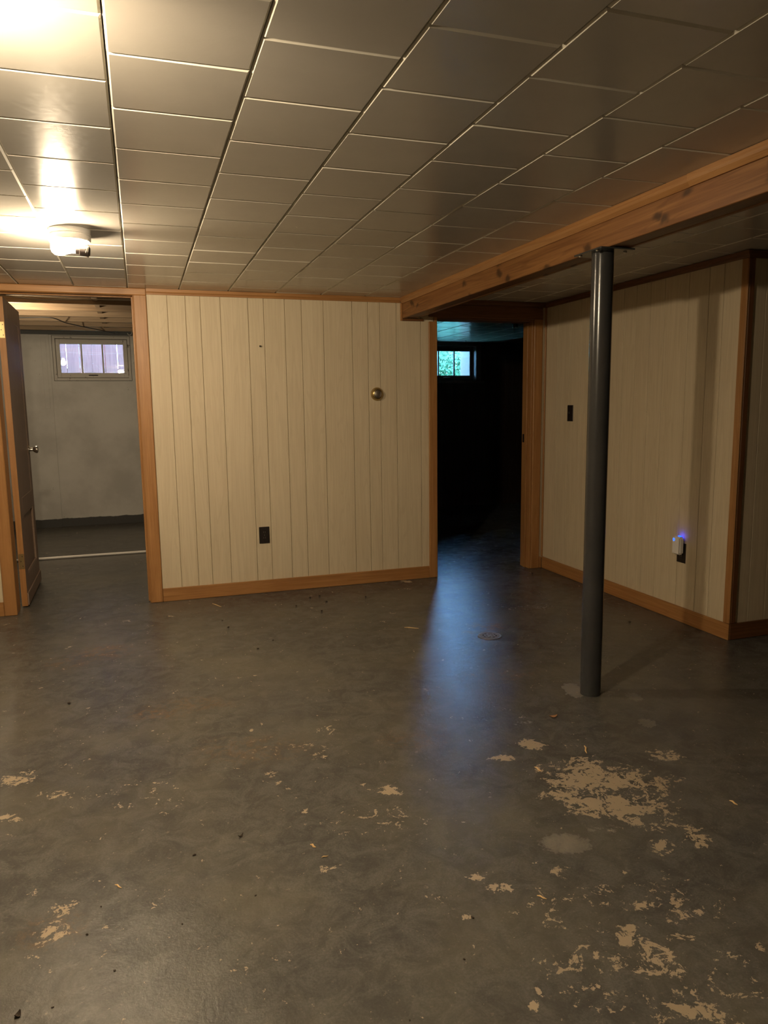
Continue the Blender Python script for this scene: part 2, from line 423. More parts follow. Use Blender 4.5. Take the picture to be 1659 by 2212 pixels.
# ------------------------------------------------------------------ setting: ceilings
def tile_mesh(sx, sy):
    bm = bmesh.new()
    g, b, t = 0.0012, 0.0055, 0.012
    x, y = sx/2-g, sy/2-g
    lo = [bm.verts.new((a*(x-b), c*(y-b), 0)) for a, c in ((-1, -1), (1, -1), (1, 1), (-1, 1))]
    mi = [bm.verts.new((a*x, c*y, b*0.9)) for a, c in ((-1, -1), (1, -1), (1, 1), (-1, 1))]
    hi = [bm.verts.new((a*x, c*y, t)) for a, c in ((-1, -1), (1, -1), (1, 1), (-1, 1))]
    bm.faces.new(lo[::-1])
    bm.faces.new(hi)
    for i in range(4):
        j = (i+1) % 4
        f = bm.faces.new((lo[i], lo[j], mi[j], mi[i])); f.material_index = 1
        f = bm.faces.new((mi[i], mi[j], hi[j], hi[i])); f.material_index = 1
    bmesh.ops.recalc_face_normals(bm, faces=bm.faces)
    me = bpy.data.meshes.new('ceiling_tile')
    bm.to_mesh(me); bm.free()
    me.materials.append(M['tile']); me.materials.append(M['tile_edge'])
    return me
PX, PY = 0.3095, 0.303
TILE = tile_mesh(PX, PY)
def lay_tiles(parent, x0, x1, y0, y1, z, ox, oy, skip=()):
    """running-bond square tiles clipped to a rectangle; cut tiles get their own mesh"""
    cut = {}
    k0, k1 = math.floor((x0-ox)/PX), math.ceil((x1-ox)/PX)
    for k in range(k0, k1):
        off = oy if k % 2 == 0 else oy + PY*0.485
        j0, j1 = math.floor((y0-off)/PY), math.ceil((y1-off)/PY)
        for j in range(j0, j1):
            a, b = max(x0, ox+k*PX), min(x1, ox+(k+1)*PX)
            c, d = max(y0, off+j*PY), min(y1, off+(j+1)*PY)
            if b-a < 0.03 or d-c < 0.03: continue
            if b-a > PX-1e-4 and d-c > PY-1e-4: me = TILE
            else:
                key = (round(b-a, 3), round(d-c, 3))
                me = cut.setdefault(key, tile_mesh(b-a, d-c))
            o = bpy.data.objects.new('ceiling_tile', me)
            o.location = ((a+b)/2, (c+d)/2, z + random.uniform(0, 0.0009))
            o.rotation_euler = (random.gauss(0, 0.0016), random.gauss(0, 0.0016), random.gauss(0, 0.0008))
            link(o, parent)
ceil = struct(box('ceiling', (-3.2, -3.2, H+0.012), (5.2, 5.13, H+0.06), M['tile_back'], world=True), 'ceiling of square grey fibre tiles laid in staggered rows', 'ceiling')
lay_tiles(ceil, -1.80, 1.80, 0.85, YB, H, -0.025, 1.784)
lay_tiles(ceil, 1.91, XR+0.9, 1.9, YB, H+0.002, -0.025, 1.784)
box('ceiling_sheet', (-3.2, -3.2, H), (-1.80, 5.0, H+0.012), M['tile'], ceil, world=True)
box('ceiling_sheet', (-1.80, -3.2, H), (5.2, 0.85, H+0.012), M['tile'], ceil, world=True)
box('ceiling_sheet', (XR+0.9, 0.85, H), (5.2, 3.1, H+0.012), M['tile'], ceil, world=True)
box('ceiling_sheet', (1.80, 0.85, H), (XR+0.9, 1.9, H+0.012), M['tile'], ceil, world=True)
HD = 2.06
ceil2 = struct(box('ceiling', (1.2, 5.1, HD+0.012), (5.2, 8.8, HD+0.06), M['tile_back'], world=True), 'tiled ceiling of the dark room, catching blue window light', 'ceiling')
lay_tiles(ceil2, 2.1, 5.2, 5.13, 8.56, HD, -0.02, 1.70)
box('ceiling_sheet', (1.3, 5.13, HD), (2.1, 8.56, HD+0.012), M['tile'], ceil2, world=True)
struct(box('ceiling_deck', (-3.5, -3.5, 2.33), (5.6, 9.0, 2.46), M['joist'], world=True), 'underside of the house floor deck above the joists', 'deck')

# ------------------------------------------------------------------ setting: walls
def planks_x(parent, xs, y, z0, z1, mat, th=0.008):
    for a, b in zip(xs, xs[1:]):
        box('plank', (a+0.0012, y, z0), (b-0.0012, y+th, z1), mat, parent, bev=0.0016)
def planks_y(parent, ys, x, z0, z1, mat, th=0.008):
    for a, b in zip(ys, ys[1:]):
        box('plank', (x, a+0.0012, z0), (x+th, b-0.0012, z1), mat, parent, bev=0.0016)
OP1 = (-0.822, 0.022, 1.995)      # rough opening of the left doorway: x0, x1, top
OP2 = (2.045, 2.862, 1.912)       # rough opening of the dark doorway
wb = struct(boxes('wall_back', [((-3.2, YB+0.006, 0), (OP1[0], YB+0.13, 2.05)), ((OP1[1], YB+0.006, 0), (OP2[0], YB+0.13, 2.05)),
    ((OP2[1], YB+0.006, 0), (5.2, YB+0.13, 2.05)), ((OP1[0], YB+0.006, OP1[2]), (OP1[1], YB+0.13, 2.33)), ((OP2[0], YB+0.006, OP2[2]), (OP2[1], YB+0.13, 2.05)),
    ((-3.2, YB+0.05, 2.05), (5.2, YB+0.13, 2.33))], M['groove']), 'back wall of cream wood-grain planks between two doorways', 'wall')
planks_x(wb, [-1.62, -1.42, -1.27, -1.12, -0.99, -0.83], YB, 0, H, M['panel_z'])
planks_x(wb, [0.03, 0.209, 0.321, 0.414, 0.541, 0.721, 0.824, 0.965, 1.079, 1.231, 1.434, 1.548, 1.636, 1.758, 1.943, 2.04], YB, 0, H, M['panel_z'])
planks_x(wb, [2.87, XR], YB, 0, H, M['panel_z'])
wr = struct(box('wall_right', (XR+0.006, 3.07, 0), (XR+0.12, YB, 2.05), M['groove'], world=True), 'cream plank-panelled right wall beyond the steel post', 'wall')
planks_y(wr, [3.065, 3.212, 3.318, 3.473, 3.672, 3.80, 3.93, 4.056, 4.21, 4.36, 4.532, 4.675, 4.83, YB], XR, 0, H, M['panel_z'])
wa = struct(box('wall_alcove', (XR+0.12, 3.062, 0), (5.2, 3.15, 2.05), M['groove'], world=True), 'shaded cream panelled wall returning to the right past the corner', 'wall')
planks_x(wa, [XR, 3.085, 3.20, 3.33, 3.50, 3.62, 3.75, 3.95, 4.1, 4.3], 3.054, 0, H, M['panel_z'])
struct(box('wall_left', (-3.32, -3.2, 0), (-3.2, 5.13, 2.33), M['panel_z'], world=True), 'cream panelled left wall of the main room', 'wall')
struct(box('wall_rear', (-3.32, -3.32, 0), (5.32, -3.2, 2.33), M['panel_z'], world=True), 'cream panelled wall opposite the two doorways', 'wall')
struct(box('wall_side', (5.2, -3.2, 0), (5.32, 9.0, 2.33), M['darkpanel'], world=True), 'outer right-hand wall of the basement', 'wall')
# left (unfinished) room and dark room
WIN1 = (-0.85, -0.05, 1.595, 2.078)
WIN2 = (3.30, 4.062, 1.585, 2.012)
wf = struct(boxes('wall_foundation', [((-3.2, YF, 0), (WIN1[0], 9.0, 2.09)), ((WIN1[1], YF, 0), (1.2, 9.0, 2.09)),
    ((WIN1[0], YF, 0), (WIN1[1], 9.0, WIN1[2])), ((WIN1[0], YF, WIN1[3]), (WIN1[1], 9.0, 2.09)), ((-3.2, YF-0.015, 0), (-0.875, YF, 2.085)),
    ((-3.2, 8.9, 2.09), (1.2, 9.0, 2.33))], M['masonry']), 'white-painted foundation wall around the small fence-side window', 'wall')
box('wall_patch', (-0.955, YF-0.022, 1.30), (-0.905, YF-0.015, 2.06), M['masonry'], wf, 0.002, world=True)
box('sill_plate', (-3.2, YF-0.03, 2.085), (1.2, 8.9, 2.138), M['plate_dark'], wf)
struct(box('wall_storage', (-3.3, 5.13, 0), (-3.2, 9.0, 2.33), M['masonry'], world=True), 'white-painted side wall of the unfinished room', 'wall')
struct(box('wall_divider', (1.2, 5.13, 0), (1.3, 9.0, 2.33), M['masonry'], world=True), 'partition between the unfinished room and the dark room', 'wall')
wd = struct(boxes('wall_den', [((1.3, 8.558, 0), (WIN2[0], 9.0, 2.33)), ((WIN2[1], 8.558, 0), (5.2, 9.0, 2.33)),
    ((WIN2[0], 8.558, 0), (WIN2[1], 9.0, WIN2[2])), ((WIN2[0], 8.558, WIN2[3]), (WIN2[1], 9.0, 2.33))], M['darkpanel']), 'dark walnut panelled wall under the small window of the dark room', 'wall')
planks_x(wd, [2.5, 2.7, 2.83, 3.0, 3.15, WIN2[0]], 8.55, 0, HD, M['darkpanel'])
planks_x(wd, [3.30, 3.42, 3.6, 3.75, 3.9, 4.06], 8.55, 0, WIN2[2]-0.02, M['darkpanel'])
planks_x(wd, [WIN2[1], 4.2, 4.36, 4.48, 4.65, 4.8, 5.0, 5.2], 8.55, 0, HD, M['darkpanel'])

# ------------------------------------------------------------------ setting: joists over the unfinished room
for k in range(8):
    y = 5.53 + 0.41*k
    j = box('ceiling_joist', (-3.2, y, 2.10), (1.2, y+0.04, 2.33), M['joist'], bev=0.002)
    struct(j, 'bare timber joist crossing above the unfinished room', 'joist'); j['group'] = 'bare joists over the unfinished room'
    if k < 7:
        b = box('joist_blocking', (-0.30, y+0.0405, 2.13), (-0.26, y+0.4095, 2.329), M['joist'], bev=0.002)
        struct(b, 'short timber blocking between two bare joists', 'blocking'); b['group'] = 'blocking between the bare joists'

# ------------------------------------------------------------------ setting: trim
def trim(name, label, cat): return holder(name, label, cat)
# left doorway frame
t1 = trim('trim_1', 'stained pine frame around the open doorway to the unfinished room', 'door frame')
box('casing', (-0.873, YB-0.016, 0), (-0.800, YB, 1.99), M['pine_z'], t1, 0.004)
box('casing', (0.005, YB-0.016, 0), (0.083, YB, 1.99), M['pine_z'], t1, 0.004)
box('head_casing', (-0.873, YB-0.016, 1.988), (0.083, YB, H), M['pine_x'], t1, 0.004)
box('jamb', (-0.820, YB-0.002, 0), (-0.803, YB+0.14, 1.99), M['pine_z'], t1, 0.002)
box('jamb', (0.001, YB-0.002, 0), (0.020, YB+0.14, 1.99), M['pine_z'], t1, 0.002)
box('head_jamb', (-0.803, YB-0.002, 1.986), (0.001, YB+0.13, 1.9955), M['pine_x'], t1, 0.002)
box('door_stop', (-0.009, YB+0.05, 0), (0.001, YB+0.085, 1.986), M['pine_z'], t1, 0.002)
box('door_stop', (-0.793, YB+0.05, 1.979), (-0.009, YB+0.085, 1.986), M['pine_x'], t1, 0.002)
# dark doorway frame
t2 = trim('trim_2', 'stained pine frame around the doorway to the dark room', 'door frame')
box('casing', (2.000, YB-0.016, 0), (2.064, YB, 1.873), M['pine_z'], t2, 0.004)
box('casing', (2.853, YB-0.016, 0), (2.924, YB, 1.91), M['pine_z'], t2, 0.004)
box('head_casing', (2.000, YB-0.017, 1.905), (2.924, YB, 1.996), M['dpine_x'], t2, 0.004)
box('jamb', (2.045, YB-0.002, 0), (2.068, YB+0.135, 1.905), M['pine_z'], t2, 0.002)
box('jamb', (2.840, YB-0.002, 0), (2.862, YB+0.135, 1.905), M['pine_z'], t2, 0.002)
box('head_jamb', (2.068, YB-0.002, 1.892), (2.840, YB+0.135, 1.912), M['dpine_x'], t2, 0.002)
box('door_stop', (2.829, YB+0.045, 0), (2.840, YB+0.08, 1.892), M['pine_z'], t2, 0.002)
box('strike_plate', (2.8375, YB+0.09, 0.985), (2.8405, YB+0.12, 1.05), M['black'], t2, 0.0005)
# baseboards
def base(name, lo, hi, mat, label):
    o = box(name, lo, hi, mat, bev=0.003)
    return struct(o, label, 'baseboard')
base('baseboard_back', (0.084, YB-0.013, 0), (1.999, YB, 0.09), M['pine_x'], 'stained pine baseboard along the cream wall with the thermostat')
base('baseboard_left', (-1.62, YB-0.013, 0), (-0.874, YB, 0.09), M['pine_x'], 'short stained pine baseboard left of the open brown door')
base('baseboard_corner', (2.925, YB-0.013, 0), (XR-0.0125, YB, 0.088), M['pine_x'], 'stub of pine baseboard in the corner by the dark doorway')
base('baseboard_right', (XR-0.012, 3.041, 0), (XR, YB-0.0135, 0.09), M['pine_y'], 'stained pine baseboard along the right wall below the plug-in device')
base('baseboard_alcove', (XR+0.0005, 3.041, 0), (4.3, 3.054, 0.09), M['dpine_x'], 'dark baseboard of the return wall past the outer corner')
# crown strips and corner strips
def strip(n, lo, hi, mat, label, cat='molding'):
    return struct(box('trim_%d' % n, lo, hi, mat, bev=0.004), label, cat)
def crown(n, axis, a, b, wall, sign, mat, label):
    """stepped crown strip; profile in (depth from wall, z)"""
    prof = [(0, 1.995), (0.010, 1.995), (0.012, 2.006), (0.017, 2.012), (0.018, H), (0, H)]
    bm = bmesh.new()
    ends = []
    for t in (a, b):
        ends.append([bm.verts.new((t, wall+sign*d, z) if axis == 0 else (wall+sign*d, t, z)) for d, z in prof])
    k = len(prof)
    for i in range(k):
        bm.faces.new((ends[0][i], ends[0][(i+1) % k], ends[1][(i+1) % k], ends[1][i]))
    bm.faces.new(ends[0]); bm.faces.new(ends[1][::-1])
    bmesh.ops.recalc_face_normals(bm, faces=bm.faces)
    return struct(mk('trim_%d' % n, bm, mat), label, 'molding')
crown(3, 0, 0.084, 1.785, YB, -1, M['pine_x'], 'thin pine crown strip above the cream wall with the thermostat')
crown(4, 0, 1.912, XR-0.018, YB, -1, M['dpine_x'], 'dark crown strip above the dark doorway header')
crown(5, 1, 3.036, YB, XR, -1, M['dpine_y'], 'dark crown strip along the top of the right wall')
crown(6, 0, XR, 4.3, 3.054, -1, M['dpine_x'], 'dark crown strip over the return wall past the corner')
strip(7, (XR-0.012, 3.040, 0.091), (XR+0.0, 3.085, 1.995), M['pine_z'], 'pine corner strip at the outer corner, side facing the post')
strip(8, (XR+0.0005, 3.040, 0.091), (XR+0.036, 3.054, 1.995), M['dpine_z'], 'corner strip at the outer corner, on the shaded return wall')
strip(9, (XR-0.014, YB-0.014, 0.091), (XR-0.0005, YB-0.0005, 1.995), M['pine_z'], 'slim pine corner strip between the dark doorway and the switch wall')

# ------------------------------------------------------------------ beam and post
bmt = thing('ceiling_beam', 'knotty stained fir boxed beam running from the back wall over the post', 'beam', (1.855, 0, 1.89))
def bl(lo, hi): return [lo[0]-1.855, lo[1], lo[2]-1.89], [hi[0]-1.855, hi[1], hi[2]-1.89]
box('side_board', *bl((1.800, -3.2, 1.890), (1.819, 4.986, H)), M['beam'], bmt, 0.002)
box('side_board', *bl((1.893, -3.2, 1.892), (1.912, 4.986, H)), M['beam'], bmt, 0.002)
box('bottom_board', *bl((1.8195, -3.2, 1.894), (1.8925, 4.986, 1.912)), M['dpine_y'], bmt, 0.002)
def beam_crown(y0, y1, dx):
    bm = bmesh.new()
    prof = [(0, 1.990), (0.006, 1.990), (0.016, 2.006), (0.019, 2.014), (0.019, H), (0, H)]
    ends = [[bm.verts.new((1.80-d-1.855-dx, y, z-1.89)) for d, z in prof] for y in (y0, y1)]
    k = len(prof)
    for i in range(k): bm.faces.new((ends[0][i], ends[0][(i+1) % k], ends[1][(i+1) % k], ends[1][i]))
    bm.faces.new(ends[0]); bm.faces.new(ends[1][::-1])
    bmesh.ops.recalc_face_normals(bm, faces=bm.faces)
    mk('crown_molding', bm, M['pine_y'], bmt)
beam_crown(2.125, 4.984, 0.0); beam_crown(-3.2, 2.122, 0.003)
box('end_trim', *bl((1.787, 4.986, 1.873), (1.801, 5.0, 1.995)), M['pine_z'], bmt, 0.002)
box('end_trim', *bl((1.801, 4.986, 1.873), (1.96, 5.0, 1.889)), M['dpine_x'], bmt, 0.002)

PXc, PYc, PR = 1.836, 2.668, 0.0445
post = thing('support_post', 'dark grey glossy steel post holding up the beam', 'post', (PXc, PYc, 0))
bm = bmesh.new(); lathe(bm, [(0, 0), (PR, 0), (PR, 1.883), (0, 1.883)], 48)
mk('shaft', bm, M['steel_paint'], post, smooth=True)
box('top_plate', (-0.075, -0.095, 1.8832), (0.085, 0.095, 1.8895), M['steel_paint'], post, 0.001)
for x, y in ((-0.06, -0.05), (-0.06, 0.07), (0.07, -0.05), (0.07, 0.07)):
    bm = bmesh.new(); lathe(bm, [(0, 1.8775), (0.006, 1.8785), (0.0075, 1.883), (0, 1.8835)], 8)
    mk('bolt', bm, M['nickel'], post, (x, y, 0), smooth=True)

# ------------------------------------------------------------------ open brown door
door = holder('door_1', 'brown wooden door standing open into the unfinished room', 'door', (-0.799, 5.178, 0.008), (0, 0, math.radians(1.2)))
DW, DH, DT = 0.775, 1.974, 0.036     # along y, z, thickness along x
def stile(y0, y1, z0, z1): return box('door_rail', (0, y0, z0), (DT, y1, z1), M['brown_door'], door, 0.002)
bx = [(0, 0.135), (DW-0.115, DW)]
for a, b in bx: box('stile', (0, a, 0), (DT, b, DH), M['brown_door'], door, 0.002)
for a, b in ((0, 0.19), (0.585, 0.70), (DH-0.12, DH)): stile(0.135, DW-0.115, a, b)
box('lower_panel', (0.011, 0.13, 0.185), (DT-0.013, DW-0.11, 0.59), M['brown_door'], door, 0.003)
box('upper_panel', (0.002, 0.13, 0.695), (DT-0.002, DW-0.11, DH-0.115), M['brown_door'], door, 0.001)
for lo, hi in (((DT-0.013, 0.135, 0.19), (DT-0.001, 0.147, 0.585)), ((DT-0.013, DW-0.127, 0.19), (DT-0.001, DW-0.115, 0.585)),
               ((DT-0.013, 0.147, 0.19), (DT-0.001, DW-0.127, 0.202)), ((DT-0.013, 0.147, 0.573), (DT-0.001, DW-0.127, 0.585))):
    box('panel_bead', lo, hi, M['brown_door'], door, 0.004)
bm = bmesh.new()
bbox(bm, (0, -0.0028, 0), (DT, 0.0, DH), 0.0008)
mk('edge_strip', bm, M['pine_z'], door)
box('bottom_sweep', (DT+0.0002, 0.0, 0.004), (DT+0.008, DW, 0.085), M['brown_door'], door, 0.002)
bm = bmesh.new()
lathe(bm, [(0, 0), (0.030, 0), (0.028, 0.006), (0.012, 0.010), (0.011, 0.028), (0.020, 0.036), (0.0265, 0.050), (0.026, 0.058), (0.018, 0.064), (0, 0.065)], 24, Matrix.Rotation(math.pi/2, 4, 'Y'))
mk('knob', bm, M['nickel'], door, (DT, DW-0.075, 0.99), smooth=True)
for z in (0.30, 1.77):
    hg = box('hinge', (0.004, -0.0052, z-0.05), (0.034, -0.0026, z+0.05), M['brass'], door, 0.001)
    for dz in (-0.032, 0.0, 0.032):
        bm = bmesh.new(); lathe(bm, [(0, -0.0005), (0.003, 0.0), (0.0032, 0.001), (0, 0.001)], 8, Matrix.Rotation(math.pi/2, 4, 'X'))
        mk('screw', bm, M['black'], hg, (0.006 if dz else -0.004, -0.0013, dz), smooth=True)

# ------------------------------------------------------------------ windows
def window(name, label, x0, x1, z0, z1, yf, frame_m, sash_m, depth, gx0, gx1, gz0, gz1, fr=0.028):
    w = holder(name, label, 'window', ((x0+x1)/2, yf, z0))
    ox, oz = (x0+x1)/2, z0
    def L(lo, hi): return (lo[0]-ox, lo[1]-yf, lo[2]-oz), (hi[0]-ox, hi[1]-yf, hi[2]-oz)
    box('frame_board', *L((x0, yf, z0), (x0+fr, yf+depth, z1)), frame_m, w, 0.002)
    box('frame_board', *L((x1-fr, yf, z0), (x1, yf+depth, z1)), frame_m, w, 0.002)
    box('frame_board', *L((x0+fr, yf, z1-fr), (x1-fr, yf+depth, z1)), frame_m, w, 0.002)
    box('sill_board', *L((x0+fr, yf, z0), (x1-fr, yf+depth, z0+fr)), frame_m, w, 0.002)
    ys0, ys1 = yf+0.012, yf+0.042
    g = 0.004
    a, b, c, d = x0+fr+g, x1-fr-g, z0+fr+g, z1-fr-g
    for lo, hi in (((x0+fr-0.002, ys1+0.0005, z0+fr-0.002), (a+0.010, ys1+0.014, z1-fr+0.002)), ((b-0.010, ys1+0.0005, z0+fr-0.002), (x1-fr+0.002, ys1+0.014, z1-fr+0.002)),
                   ((a, ys1+0.0005, z0+fr-0.002), (b, ys1+0.014, c+0.010)), ((a, ys1+0.0005, d-0.010), (b, ys1+0.014, z1-fr+0.002))):
        box('sash_gap_backing', *L(lo, hi), M['crack'], w)  # added dark backing: stops daylight leaking and darkens the sash gap
    for lo, hi in (((x0-0.012, yf+0.03, z0-0.012), (x0+0.004, yf+0.05, z1+0.012)), ((x1-0.004, yf+0.03, z0-0.012), (x1+0.012, yf+0.05, z1+0.012)),
                   ((x0, yf+0.03, z0-0.012), (x1, yf+0.05, z0+0.004)), ((x0, yf+0.03, z1-0.004), (x1, yf+0.05, z1+0.012))):
        box('frame_gap_backing', *L(lo, hi), M['crack'], w)  # added strip behind the frame gap, blocks light and keeps it dark
    box('sash_stile', *L((a, ys0, c), (gx0, ys1, d)), sash_m, w, 0.003)
    box('sash_stile', *L((gx1, ys0, c), (b, ys1, d)), sash_m, w, 0.003)
    box('sash_rail', *L((gx0, ys0, c), (gx1, ys1, gz0)), sash_m, w, 0.003)
    box('sash_rail', *L((gx0, ys0, gz1), (gx1, ys1, d)), sash_m, w, 0.003)
    pw = (gx1-gx0)/3
    for k in (1, 2):
        box('muntin', *L((gx0+k*pw-0.008, ys0+0.004, gz0), (gx0+k*pw+0.008, ys1-0.004, gz1)), sash_m, w, 0.002)
    for k in range(3):
        box('pane', *L((gx0+k*pw+(0.006 if k else -0.004), ys0+0.015, gz0-0.004), (gx0+(k+1)*pw-(0.006 if k < 2 else -0.004), ys0+0.0165, gz1+0.004)), M['glass'], w)
    bm = bmesh.new()
    cx, cz = (gx0+gx1)/2-ox, (c+gz0)/2-oz
    tube(bm, [(cx-0.045, 0.012, cz), (cx-0.038, 0.0, cz), (cx-0.02, -0.006, cz), (cx+0.02, -0.006, cz), (cx+0.038, 0.0, cz), (cx+0.045, 0.012, cz)], 0.0045, 8)
    mk('sash_pull', bm, M['black'] if sash_m is M['chipped'] else M['nickel'], w, smooth=True)
    return w
w1 = window('window_1', 'small three-pane basement window in the white wall, fence outside', WIN1[0]+0.004, WIN1[1]-0.004, WIN1[2]+0.004, WIN1[3]-0.004, YF-0.004, M['chipped'], M['chipped'], 0.24, -0.774, -0.129, 1.682, 1.990)
for x in (-0.826, -0.074):
    bm = bmesh.new()
    bbox(bm, (x+0.45-0.012, -0.008, 0.02), (x+0.45+0.012, -0.0005, 0.055), 0.002)
    mk('corner_latch', bm, M['chipped'], w1)
w2 = window('window_2', 'small window of the dark room looking onto green foliage', WIN2[0], WIN2[1], WIN2[2], WIN2[3], 8.63, M['darktrim'], M['darktrim'], 0.36, 3.384, 4.022, 1.654, 1.953, 0.014)
ox2 = (WIN2[0]+WIN2[1])/2
box('sill_stool', (3.22-ox2, 8.515-8.63, -0.030), (4.165-ox2, 0.0, -0.002), M['darktrim'], w2, 0.003)
for a, b in ((3.23, 3.30), (4.062, 4.13)): box('casing', (a-ox2, 8.536-8.63, 0.0), (b-ox2, 8.55-8.63, 0.43), M['darktrim'], w2, 0.003)
box('casing', (3.23-ox2, 8.534-8.63, 0.425), (4.13-ox2, 8.55-8.63, 0.47), M['darktrim'], w2, 0.003)
for a, b in ((3.295, 3.30), (4.060, 4.066)): box('reveal', (a-ox2, 8.55-8.63, 0.0), (b-ox2, 0.0, 0.43), M['darktrim'], w2)

# ------------------------------------------------------------------ ceiling lights
def light_fixture(loc, label, glow):
    f = thing('ceiling_light', label, 'ceiling light', loc, None, 'bare-bulb ceiling lights')
    bm = bmesh.new()
    lathe(bm, [(0, 0), (0.083, 0), (0.083, -0.020), (0.080, -0.022), (0.0795, -0.025), (0.082, -0.027), (0.081, -0.042), (0.077, -0.047), (0.073, -0.045), (0.070, -0.030), (0.02, -0.026), (0, -0.026)], 40)
    mk('canopy', bm, M['white'], f, smooth=35)
    RY = Matrix.Rotation(-math.pi/2 + 0.10, 4, 'Y')       # bulb points towards -x, tipped slightly down
    bm = bmesh.new()
    lathe(bm, [(0.0135, 0.0), (0.0145, 0.012), (0.020, 0.028), (0.028, 0.045), (0.0325, 0.062), (0.0310, 0.079), (0.022, 0.091), (0.010, 0.0965), (0, 0.0975)], 20, RY)
    mk('bulb', bm, glow, f, (0.018, -0.012, -0.082), smooth=True)
    bm = bmesh.new()
    lathe(bm, [(0, 0.0), (0.0155, 0.0), (0.016, -0.016), (0.0205, -0.017), (0.0215, -0.030), (0.0225, -0.052), (0.015, -0.058), (0, -0.058)], 20, RY)
    mk('socket', bm, M['black'], f, (0.018, -0.012, -0.082), smooth=35)
    bm = bmesh.new()
    bbox(bm, (0.044, -0.020, -0.076), (0.062, -0.004, -0.026), 0.002)
    mk('bracket', bm, M['nickel'], f)
    bm = bmesh.new()
    tube(bm, [(0.070, -0.035, -0.040), (0.072, -0.042, -0.055), (0.066, -0.044, -0.080), (0.058, -0.040, -0.098)], 0.0016, 6)
    mk('shade_clip', bm, M['nickel'], f, smooth=True)
    return f
light_fixture((-0.234, 3.480, H), 'white ceiling light with bare glowing bulb, nearer the doorways', M['bulb'])
light_fixture((-0.262, 1.440, H), 'white ceiling light with bare glowing bulb, far from the doorways', M['bulb_strong'])

def pendant(loc, top):
    f = thing('pendant_lamp', 'bare bulb hanging between joists behind the open brown door', 'lamp', loc)
    dz = top-loc[2]
    bm = bmesh.new(); lathe(bm, [(0, dz), (0.05, dz), (0.048, dz-0.012), (0.02, dz-0.02), (0, dz-0.02)], 24)
    mk('ceiling_rose', bm, M['white'], f, smooth=35)
    bm = bmesh.new(); tube(bm, [(0, 0, dz-0.018), (0.002, 0, dz*0.6), (0, 0, 0.07)], 0.003, 8)
    mk('cord', bm, M['cable'], f, smooth=True)
    bm = bmesh.new(); lathe(bm, [(0, 0.075), (0.012, 0.073), (0.017, 0.06), (0.017, 0.03), (0.0145, 0.028), (0, 0.028)], 20)
    mk('socket', bm, M['black'], f, smooth=35)
    bm = bmesh.new(); lathe(bm, [(0.013, 0.03), (0.0145, 0.018), (0.020, 0.002), (0.028, -0.015), (0.0325, -0.032), (0.0310, -0.049), (0.022, -0.061), (0.010, -0.0665), (0, -0.0675)], 20)
    mk('bulb', bm, M['bulb_weak'], f, smooth=True)
pendant((-0.94, 6.52, 1.955), 2.33)

# ------------------------------------------------------------------ wall devices
def outlet(name, label, loc, rot):
    """plate in local xz plane, facing -y"""
    o = thing(name, label, 'outlet', loc, rot)
    box('plate', (-0.036, -0.005, -0.058), (0.036, 0.0, 0.058), M['black'], o, 0.002)
    for dz in (-0.0195, 0.0195):
        bm = bmesh.new()
        bbox(bm, (-0.0165, -0.0075, dz-0.0135), (0.0165, -0.0045, dz+0.0135), 0.0012)
        rc = mk('receptacle', bm, M['black'], o)
        for sx in (-0.006, 0.006):
            box('slot', (sx-0.001, -0.0079, dz-0.002), (sx+0.001, -0.0074, dz+0.006), M['nickel'], rc)
    bm = bmesh.new(); lathe(bm, [(0, 0.0), (0.003, 0.0), (0.003, 0.0012), (0, 0.0015)], 10, Matrix.Rotation(math.pi/2, 4, 'X'))
    mk('screw', bm, M['nickel'], o, (0, -0.005, 0), smooth=True)
    return o
outlet('wall_outlet', 'dark brown wall outlet low on the cream back wall', (0.775, YB, 0.406), None)
RW = (0, 0, -math.pi/2)          # things on the right wall face -x
outlet('wall_outlet', 'dark wall outlet behind the white plug-in device', (XR, 3.437, 0.409), RW)
sw = thing('light_switch', 'dark brown switch plate on the right wall left of the post', 'switch', (XR, 4.641, 1.211), RW)
box('plate', (-0.036, -0.005, -0.058), (0.036, 0.0, 0.058), M['black'], sw, 0.002)
box('toggle', (-0.004, -0.016, -0.004), (0.004, -0.004, 0.012), M['black'], sw, 0.0015)
for dz in (-0.03, 0.03):
    bm = bmesh.new(); lathe(bm, [(0, 0.0), (0.003, 0.0), (0.003, 0.0012), (0, 0.0015)], 10, Matrix.Rotation(math.pi/2, 4, 'X'))
    mk('screw', bm, M['black'], sw, (0, -0.005, dz), smooth=True)
pd = thing('plug_in_device', 'white plug-in device with a glowing blue ring on the right wall', 'plug', (XR-0.008, 3.436, 0.455), RW)
bm = bmesh.new(); bbox(bm, (-0.031, -0.038, -0.052), (0.031, -0.002, 0.052), 0.009, 3)
mk('housing', bm, M['white'], pd, smooth=35)
bm = bmesh.new(); bbox(bm, (-0.027, -0.0395, -0.047), (0.027, -0.036, 0.048), 0.0015)
mk('front_cover', bm, M['white'], pd, smooth=35)
bm = bmesh.new()
seg = 20
for i in range(seg):
    a, b = 2*math.pi*i/seg, 2*math.pi*(i+1)/seg
    vs = [bm.verts.new((r*math.cos(t), -0.0402, r*math.sin(t))) for r, t in ((0.0055, a), (0.0085, a), (0.0085, b), (0.0055, b))]
    bm.faces.new(vs)
bmesh.ops.remove_doubles(bm, verts=bm.verts, dist=1e-5)
mk('led_ring', bm, M['led'], pd, (-0.015, 0, 0.034))
bm = bmesh.new(); bbox(bm, (-0.013, -0.012, 0.0515), (0.010, -0.006, 0.0545), 0.001)
mk('status_led', bm, M['led_back'], pd)
th = thing('thermostat', 'round brass-ringed thermostat on the cream back wall', 'thermostat', (1.607, YB, 1.364))
RX = Matrix.Rotation(math.pi/2, 4, 'X')
